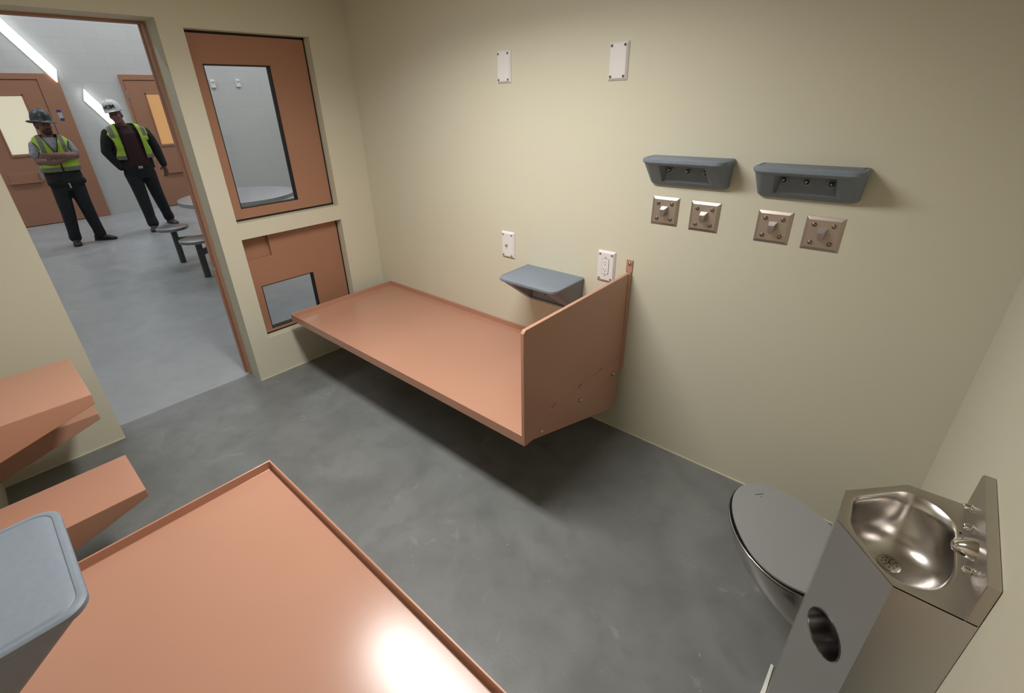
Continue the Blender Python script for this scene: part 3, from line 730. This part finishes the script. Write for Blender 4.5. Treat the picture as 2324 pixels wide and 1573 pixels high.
def head_shapes(bm, c):
    x, y, z = c
    ball(bm, (x-.008, y, z+.03), (.098, .078, .092)); ball(bm, (x+.018, y, z-.035), (.070, .062, .080))
    ball(bm, (x+.05, y, z-.088), (.034, .036, .026))                                   # chin
    limb(bm, [(x+.088, y, z+.012, .009), (x+.108, y, z-.022, .014)])                    # nose
    ball(bm, (x+.078, y, z+.028), (.016, .05, .010))                                   # brow
    ball(bm, (x+.082, y, z-.056), (.012, .026, .009))                                  # lips
    for s in (-1, 1): ball(bm, (x-.008, y+s*.080, z-.008), (.020, .010, .032))         # ears
    for s in (-1, 1): ball(bm, (x+.060, y+s*.040, z-.025), (.022, .022, .026))         # cheeks
def eyes(parent, c, ang, tilt):
    for s in (-1, 1):
        bm = NB(); ball(bm, (c[0]+.084, c[1]+s*.031, c[2]+.012), (.008, .013, .006), 10, 6)
        rotz(bm, ang, c, tilt); obj('eye', bm, 'black', parent, smooth=True)
def hand(bm, wrist, d, side, palm, curl=.5, spread=.16, L_=1.0):
    """palm block, four unequal bent fingers and a thumb leaving the side of the palm"""
    w = Vector(wrist); d = Vector(d).normalized(); side = Vector(side).normalized(); n = Vector(palm).normalized()
    pc = w+d*.055*L_
    for k in (-.028, -.010, .010, .028): limb(bm, [(*(w+d*.012+side*k*.6), .0135), (*(w+d*.088*L_+side*k), .0125)])
    for k, ln in zip((-.030, -.010, .011, .031), (.066, .078, .072, .056)):
        a = w+d*.090*L_+side*k; d1 = (d+side*k*spread*10*.6+n*curl*.35).normalized(); b = a+d1*ln*.45
        d2 = (d1+n*curl*.8).normalized(); c = b+d2*ln*.32; d3 = (d2+n*curl*.7).normalized(); e = c+d3*ln*.26
        limb(bm, [(*a, .0105), (*b, .0098), (*c, .0090), (*e, .0078)])
    a = w+d*.03-side*.026; b = a+(d*.6-side*.75+n*.2).normalized()*.038; c = b+(d*.9-side*.25+n*.3).normalized()*.032
    limb(bm, [(*a, .0145), (*b, .0120), (*c, .0098)])
def shoe(name, parent, c, ang, m, ln=.29):
    bm = NB(); R_ = []
    for f, w, h, zc in ((-.085, .028, .03, .045), (-.075, .036, .045, .05), (-.03, .040, .055, .058), (.04, .043, .042, .045), (.11, .050, .030, .034), (.165, .046, .022, .026), (.195, .028, .014, .02)):
        R_.append([(f*ln/.28, w*math.cos(2*math.pi*i/18), max(.0, zc+h*math.sin(2*math.pi*i/18))) for i in range(18)])
    loft(bm, R_); bmesh.ops.rotate(bm, verts=bm.verts, cent=(0, 0, 0), matrix=Matrix.Rotation(ang, 3, 'Z')); bmesh.ops.translate(bm, verts=bm.verts, vec=c)
    up = obj(name, bm, m, parent, smooth=True, angle=70)
    bm = NB(); so = [(-.09, -.034), (.05, -.042), (.12, -.05), (.18, -.042), (.205, 0), (.18, .042), (.12, .05), (.05, .042), (-.09, .034), (-.10, 0)]
    prism(bm, [(a*ln/.28, b) for a, b in so], 2, 0, .022); bmesh.ops.rotate(bm, verts=bm.verts, cent=(0, 0, 0), matrix=Matrix.Rotation(ang, 3, 'Z')); bmesh.ops.translate(bm, verts=bm.verts, vec=c)
    obj('sole', bm, 'black', up, bevel=.004)
    return up
def vest(name, parent, m, rings, front, arm_z, arm_cut, n=120, seam=True):
    """cloth shell around the trunk; front(z) -> (s_left, s_right) gap on the front or None; armholes cut above arm_z"""
    bm = NB(); pw = 2.4; nz = 46; zs = [rings[0][0]+(rings[-1][0]-rings[0][0])*k/nz for k in range(nz+1)]
    def ip(z):
        for a, b in zip(rings, rings[1:]):
            if a[0] <= z <= b[0]+1e-9: t = (z-a[0])/(b[0]-a[0]); return [a[i]*(1-t)+b[i]*t for i in range(5)]
        return rings[-1]
    G = []
    for z in zs:
        _, sc, w, fc, d = ip(z); r = []
        for i in range(n):
            a = 2*math.pi*i/n; c, s = math.cos(a), math.sin(a); wob = .004*math.sin(5*a+z*23)+.003*math.sin(z*41+2*a)
            r.append(bm.verts.new((fc+(d+wob)*math.copysign(abs(c)**(2/pw), c), sc+(w+wob)*math.copysign(abs(s)**(2/pw), s), z)))
        G.append(r)
    for j in range(nz):
        for i in range(n):
            q = (G[j][i], G[j][(i+1) % n], G[j+1][(i+1) % n], G[j+1][i]); c = sum((v.co for v in q), Vector())/4
            _, sc, w, fc, d = ip(c.z)
            if c.x > fc:
                g = front(c.z)
                if g and g[0] < c.y < g[1]: continue
            if c.z > arm_z and abs(c.y-sc) > arm_cut(c.z): continue
            bm.faces.new(q)
    for v in list(bm.verts):
        if not v.link_faces: bm.verts.remove(v)
    # snap gap edges to the smooth line
    for v in bm.verts:
        if v.is_boundary and v.co.x > ip(v.co.z)[3]:
            g = front(v.co.z)
            if g:
                for e in g:
                    if abs(v.co.y-e) < .012: v.co.y = e
    o = obj(name, bm, m, parent, smooth=True, angle=80)
    s = o.modifiers.new('thickness', 'SOLIDIFY'); s.thickness = .006; s.offset = 0
    return o, ip
def face_x(ip, s, z, off=.004, pw=2.4):
    _, sc, w, fc, d = ip(z); k = min(.999, abs((s-sc)/w)); return fc+(d)*(1-k**pw)**(1/pw)+off
M['vest1'] = vest_mat('hi_vis_cloth_banded', .115, .026, 1.215, 1.055, .026)
M['vest2'] = vest_mat('hi_vis_cloth', .205, .030, 1.40, 1.118, .026)

# --- person with the dark full-brim helmet, arms crossed
P1 = thing('person', 'person in a dark full-brim hard hat and zipped lime vest, arms crossed', 'person', (-6.1, -1.005, 0))
hc1 = (.015, .0, 1.612); yaw, tilt = math.radians(22), math.radians(-6)
bm = NB(); hb = NB(); head_shapes(hb, hc1); rotz(hb, yaw, hc1, tilt)
tmp = bpy.data.meshes.new('t'); hb.to_mesh(tmp); hb.free(); bm.from_mesh(tmp); bpy.data.meshes.remove(tmp)
limb(bm, [(-.01, 0, 1.40, .062), (.0, 0, 1.55, .058)])
trunk(bm, [(.86, 0, .15, 0, .10), (1.0, 0, .155, 0, .105), (1.15, 0, .155, 0, .11), (1.32, 0, .16, 0, .11), (1.39, 0, .14, -.01, .08), (1.44, 0, .07, -.01, .055)])
for s, hipx in ((-1, -.09), (1, .09)):
    limb(bm, [(0, hipx, .88, .085), (.02, s*.115 - .01, .44, .055), (-.0, s*.15-.01, .09, .038)])
# upper arms and crossed forearms
limb(bm, [(0, -.165, 1.360, .050), (.04, -.20, 1.20, .046), (.06, -.195, 1.165, .045)])
limb(bm, [(.06, -.195, 1.165, .050), (.165, -.06, 1.155, .047), (.185, .05, 1.185, .035)])
limb(bm, [(0, .168, 1.360, .050), (.05, .205, 1.24, .047), (.07, .200, 1.215, .045)])
limb(bm, [(.07, .200, 1.215, .050), (.185, .07, 1.228, .047), (.215, -.055, 1.245, .034)])
hand(bm, (.215, -.055, 1.238), (-.25, -1, .02), (.1, 0, 1), (-1, 0, 0), .5, .05, .8)
hand(bm, (.185, .05, 1.185), (-.3, 1, .25), (.1, -.2, -1), (-1, 0, 0), .5, .05, .8)
bake('body', bm, 'skin2', P1, .0085, 3)
eyes(P1, hc1, yaw, tilt)
bm = NB(); ball(bm, (hc1[0]+.050, 0, hc1[2]-.078), (.052, .058, .046)); ball(bm, (hc1[0]+.083, 0, hc1[2]-.043), (.018, .036, .010)); rotz(bm, yaw, hc1, tilt); bake('beard', bm, 'beard', P1, .006, 2)
bm = NB(); ball(bm, (hc1[0]-.03, 0, hc1[2]+.01), (.085, .083, .075)); rotz(bm, yaw, hc1, tilt); obj('hair', bm, 'beard', P1, smooth=True)
# hat: dome, ridge and full brim
bm = NB(); hx, hz = hc1[0]-.005, hc1[2]+.050
rings = []
for r_, z_ in ((.150, .004), (.158, -.004), (.150, -.006), (.118, .004), (.114, .012), (.113, .05), (.104, .095), (.082, .130), (.048, .150), (.006, .157)):
    rings.append([(hx+1.16*r_*math.cos(2*math.pi*i/40), r_*math.sin(2*math.pi*i/40)*.97, hz+z_-(.012*math.cos(2*math.pi*i/40)**2 if r_ > .13 else 0)) for i in range(40)])
loft(bm, rings, cap0=False); rotz(bm, yaw, hc1, tilt); hat = obj('hard_hat', bm, 'hatdark', P1, smooth=True, angle=50)
sdf = hat.modifiers.new('shell', 'SOLIDIFY'); sdf.thickness = .004; sdf.offset = -1
bm = NB(); tube(bm, [(hx-.12+.24*k/12, 0, hz+.03+.133*math.sin(math.pi*(k/12))**.55) for k in range(13)], .009, 8); rotz(bm, yaw, hc1, tilt); obj('ridge', bm, 'hatdark', hat, smooth=True)
# t-shirt
bm = NB()
trunk(bm, [(.93, 0, .185, 0, .128), (1.05, 0, .185, .0, .130), (1.2, 0, .185, .0, .130), (1.33, 0, .192, 0, .130), (1.40, 0, .175, -.005, .108), (1.44, 0, .12, -.01, .082), (1.462, 0, .072, -.008, .066)])
for s in (-1, 1): limb(bm, [(0, s*.168, 1.368, .068), (.03, s*.200, 1.265, .067)])
bake('t_shirt', bm, 'greyshirt', P1, .010, 3)
# vest
vr = [(1.025, 0, .220, .0, .150), (1.12, 0, .212, .004, .150), (1.25, 0, .205, .004, .147), (1.36, 0, .208, 0, .140), (1.42, 0, .198, -.004, .118), (1.462, 0, .165, -.008, .092), (1.487, 0, .128, -.008, .072), (1.500, 0, .09, -.008, .060)]
vg = lambda z: (-.004-(z-1.25)*.36, .004+(z-1.25)*.36) if z > 1.25 else None
v, ip = vest('vest', P1, 'vest1', vr, vg, 1.20, lambda z: .205-.05*max(0, min(1, (z-1.20)/.10))+.045*max(0, min(1, (z-1.34)/.10)))
bm = NB()
for s in (-1, 1): tube(bm, [(face_x(ip, s*(.004+(z-1.25)*.36), z), s*(.004+(z-1.25)*.36), z) for z in [1.25+.225*k/10 for k in range(11)]], .006, 6)
tube(bm, [(face_x(ip, 0, z, .003), 0, z) for z in [1.027+.225*k/8 for k in range(9)]], .011, 6)
obj('vest_trim', bm, 'black', v, smooth=True)
for s in (-1, 1):
    bm = NB()
    f = lambda z: .205-.05*max(0, min(1, (z-1.20)/.10))+.045*max(0, min(1, (z-1.34)/.10))
    tube(bm, [(face_x(ip, s*f(z), z), s*f(z), z) for z in [1.21+.20*k/10 for k in range(11)]], .0065, 6)
    obj('armhole_trim', bm, 'black', v, smooth=True)
# black hip jacket with tool pouches, trousers, boots
bm = NB(); trunk(bm, [(.835, 0, .205, 0, .135), (.86, 0, .212, 0, .145), (.95, 0, .205, 0, .14), (1.035, 0, .20, 0, .138)])
ball(bm, (.06, -.17, .88), (.06, .045, .05)); ball(bm, (.06, .175, .88), (.06, .045, .05)); bake('hip_jacket', bm, 'blackcloth', P1, .011, 2)
bm = NB(); prism(bm, [(-.008, .868), (.012, .868), (.016, .80), (-.002, .80)], 0, .150, .156); obj('key_clip', bm, 'silver', P1)
bm = NB(); trunk(bm, [(.76, 0, .155, 0, .115), (.86, 0, .175, 0, .125), (.93, 0, .18, 0, .128)])
for s in (-1, 1): limb(bm, [(0, s*.090, .82, .105), (.022, s*.105-.01, .62, .090), (.028, s*.115-.01, .46, .082), (.005, s*.130-.01, .30, .076), (.012, s*.142-.01, .19, .070), (.0, s*.15-.01, .10, .074)])
bake('trousers', bm, 'jeans', P1, .011, 3)
shoe('boot', P1, (.0, -.160, 0), math.radians(-8), 'boot'); shoe('boot', P1, (.0, .140, 0), math.radians(48), 'boot')

# --- person with the white helmet, open vest over a dark jacket, hand in pocket
P2 = thing('person', 'person in a white hard hat and open lime vest over a dark jacket', 'person', (-6.3, -.06, 0))
hc2 = (.03, -.060, 1.700); yaw, tilt = math.radians(-28), math.radians(9)
bm = NB(); hb = NB(); head_shapes(hb, hc2); rotz(hb, yaw, hc2, tilt)
tmp = bpy.data.meshes.new('t'); hb.to_mesh(tmp); hb.free(); bm.from_mesh(tmp); bpy.data.meshes.remove(tmp)
limb(bm, [(-.01, -.01, 1.49, .068), (.01, -.045, 1.64, .062)])
trunk(bm, [(.92, 0, .16, 0, .11), (1.1, 0, .17, 0, .13), (1.3, 0, .18, 0, .12), (1.43, 0, .15, 0, .09), (1.53, 0, .08, -.01, .06)])
limb(bm, [(0, -.10, .93, .09), (.07, -.09, .48, .058), (.14, -.09, .09, .04)]); limb(bm, [(0, .10, .93, .09), (-.06, .15, .48, .058), (-.22, .24, .09, .04)])
limb(bm, [(0, -.225, 1.44, .05), (.0, -.325, 1.22, .048), (.06, -.22, .98, .034)])
limb(bm, [(0, .225, 1.44, .05), (.0, .325, 1.21, .048), (.045, .345, .97, .032)])
hand(bm, (.045, .347, .965), (.12, -.02, -1), (.8, .75, 0), (.3, -1, 0), .40, .18, 1.25)
bake('body', bm, 'skin', P2, .0085, 3)
eyes(P2, hc2, yaw, tilt)
bm = NB(); ball(bm, (hc2[0]-.03, hc2[1], hc2[2]+.01), (.085, .083, .078)); rotz(bm, yaw, hc2, tilt); obj('hair', bm, 'greyshirt', P2, smooth=True)
bm = NB(); hx, hz = hc2[0]-.008, hc2[2]+.062; rings = []
for r_, z_ in ((.118, -.010), (.120, -.004), (.119, .012), (.117, .05), (.108, .095), (.086, .132), (.050, .154), (.006, .162)):
    R_ = []
    for i in range(40):
        a = 2*math.pi*i/40; c = math.cos(a); k = 1.13
        if z_ < .0: k = 1.13+(.36*max(0, c)**3)
        R_.append((hx+k*r_*c, hc2[1]+r_*math.sin(a)*.95, hz+z_-(.008*max(0, c) if z_ < 0 else 0)))
    rings.append(R_)
loft(bm, rings, cap0=False); rotz(bm, yaw, hc2, tilt); hat = obj('hard_hat', bm, 'hatwhite', P2, smooth=True, angle=50)
sdf = hat.modifiers.new('shell', 'SOLIDIFY'); sdf.thickness = .004; sdf.offset = -1
bm = NB(); tube(bm, [(hx-.125+.25*k/12, hc2[1], hz+.035+.130*math.sin(math.pi*(k/12))**.5) for k in range(13)], .008, 8); rotz(bm, yaw, hc2, tilt); obj('ridge', bm, 'hatwhite', hat, smooth=True)
# lettering on the helmet front, curved onto the shell
cu = bpy.data.curves.new('logo', 'FONT'); cu.body = 'HCSM'; cu.size = .062; cu.extrude = .001; cu.align_x = 'CENTER'; cu.align_y = 'CENTER'; cu.offset = .0028; cu.space_character = .9
to = bpy.data.objects.new('logo_tmp', cu); COL.objects.link(to); dg = bpy.context.evaluated_depsgraph_get(); dg.update()
me = bpy.data.meshes.new_from_object(to.evaluated_get(dg)); bpy.data.objects.remove(to, do_unlink=True)
bm = NB(); bm.from_mesh(me)
box(bm, -.07, .07, -.030, -.022, 0, .001)
for v in bm.verts:
    a = v.co.x/.118; zz = v.co.y+.055; rr = (.119-.25*max(0, zz-.03)**1.5)*1.0+.0015+v.co.z
    v.co = Vector((hx+1.13*rr*math.cos(a), hc2[1]+rr*math.sin(a)*.95, hz+zz))
rotz(bm, yaw-math.radians(0), hc2, tilt); obj('logo', bm, 'logo', hat)
# maroon shirt, dark jacket with sleeves
bm = NB(); trunk(bm, [(.97, 0, .185, .005, .150), (1.1, 0, .19, .01, .158), (1.3, 0, .19, .005, .150), (1.45, 0, .17, 0, .125), (1.52, -.005, .10, -.005, .09), (1.565, -.012, .075, .0, .076)])
bake('shirt', bm, 'maroon', P2, .011, 2)
def jk(s, z): return s
bm = NB(); trunk(bm, [(.93, 0, .232, -.012, .142), (1.1, 0, .228, -.012, .140), (1.3, 0, .228, -.012, .140), (1.45, 0, .215, -.012, .120), (1.52, 0, .14, -.015, .085), (1.555, 0, .085, -.02, .062)])
limb(bm, [(0, -.235, 1.455, .078), (0, -.278, 1.35, .080), (.0, -.325, 1.215, .070), (.03, -.270, 1.08, .062), (.055, -.225, .985, .055)])
limb(bm, [(0, .235, 1.455, .078), (0, .278, 1.35, .080), (.0, .320, 1.215, .068), (.02, .335, 1.08, .060), (.042, .345, .975, .050)])
bake('jacket', bm, 'blackcloth', P2, .012, 2)
vr = [(1.09, 0, .262, .0, .168), (1.2, 0, .258, .002, .168), (1.35, 0, .268, 0, .166), (1.45, 0, .282, -.004, .146), (1.52, 0, .255, -.008, .118), (1.565, 0, .19, -.012, .094), (1.592, 0, .12, -.012, .080)]
vg2 = lambda z: (-.125, .128) if z < 1.42 else (-.125+.0*(z-1.42), .128-.10*(z-1.42))
ac2 = lambda z: .245-.03*max(0, min(1, (z-1.12)/.15))+.05*max(0, min(1, (z-1.34)/.12))
v, ip = vest('vest', P2, 'vest2', vr, vg2, 1.12, ac2)
bm = NB()
for k in (0, 1): tube(bm, [(face_x(ip, vg2(z)[k], z), vg2(z)[k], z) for z in [1.095+.48*q/14 for q in range(15)]], .006, 6)
for s in (-1, 1): tube(bm, [(face_x(ip, s*ac2(z), z), s*ac2(z), z) for z in [1.15+.32*q/12 for q in range(13)]], .0065, 6)
obj('vest_trim', bm, 'black', v, smooth=True)
bm = NB(); fx = face_x(ip, .19, 1.40)
loft(bm, [[(fx+o_, y_, z_) for y_, z_ in ((.150+k, 1.350+k), (.235-k, 1.350+k), (.235-k, 1.405-k), (.150+k, 1.405-k))] for o_, k in ((-.02, 0), (.004, 0), (.010, .006))])
obj('chest_pocket', bm, mat('lime_pocket_cloth', (.42, .62, .07), .7), v, bevel=.003)
bm = NB(); trunk(bm, [(.945, 0, .192, .0, .150), (.985, 0, .192, .0, .152)]); obj('belt', bm, 'blackcloth', P2, smooth=True)
bm = NB(); box(bm, .150, .160, -.03, .03, .947, .985); obj('buckle', bm, 'silver', P2, bevel=.004)
bm = NB(); tube(bm, [(.13, .23, 1.05), (.15, .235, 1.0), (.155, .225, .95), (.15, .215, .90)], .004, 6); obj('key_chain', bm, 'silver', P2, smooth=True)
bm = NB(); trunk(bm, [(.80, 0, .165, 0, .125), (.90, 0, .195, 0, .145), (.975, 0, .192, 0, .147)])
limb(bm, [(0, -.10, .87, .114), (.04, -.097, .68, .098), (.07, -.095, .50, .088), (.10, -.092, .30, .080), (.115, -.094, .2, .074), (.14, -.09, .11, .080)])
limb(bm, [(0, .10, .87, .114), (-.03, .125, .68, .098), (-.06, .150, .50, .088), (-.14, .195, .30, .080), (-.17, .215, .2, .074), (-.22, .24, .11, .080)])
bake('trousers', bm, 'jeans', P2, .011, 3)
shoe('shoe', P2, (.15, -.10, 0), math.radians(-14), 'brownshoe'); shoe('shoe', P2, (-.22, .245, 0), math.radians(8), 'brownshoe')
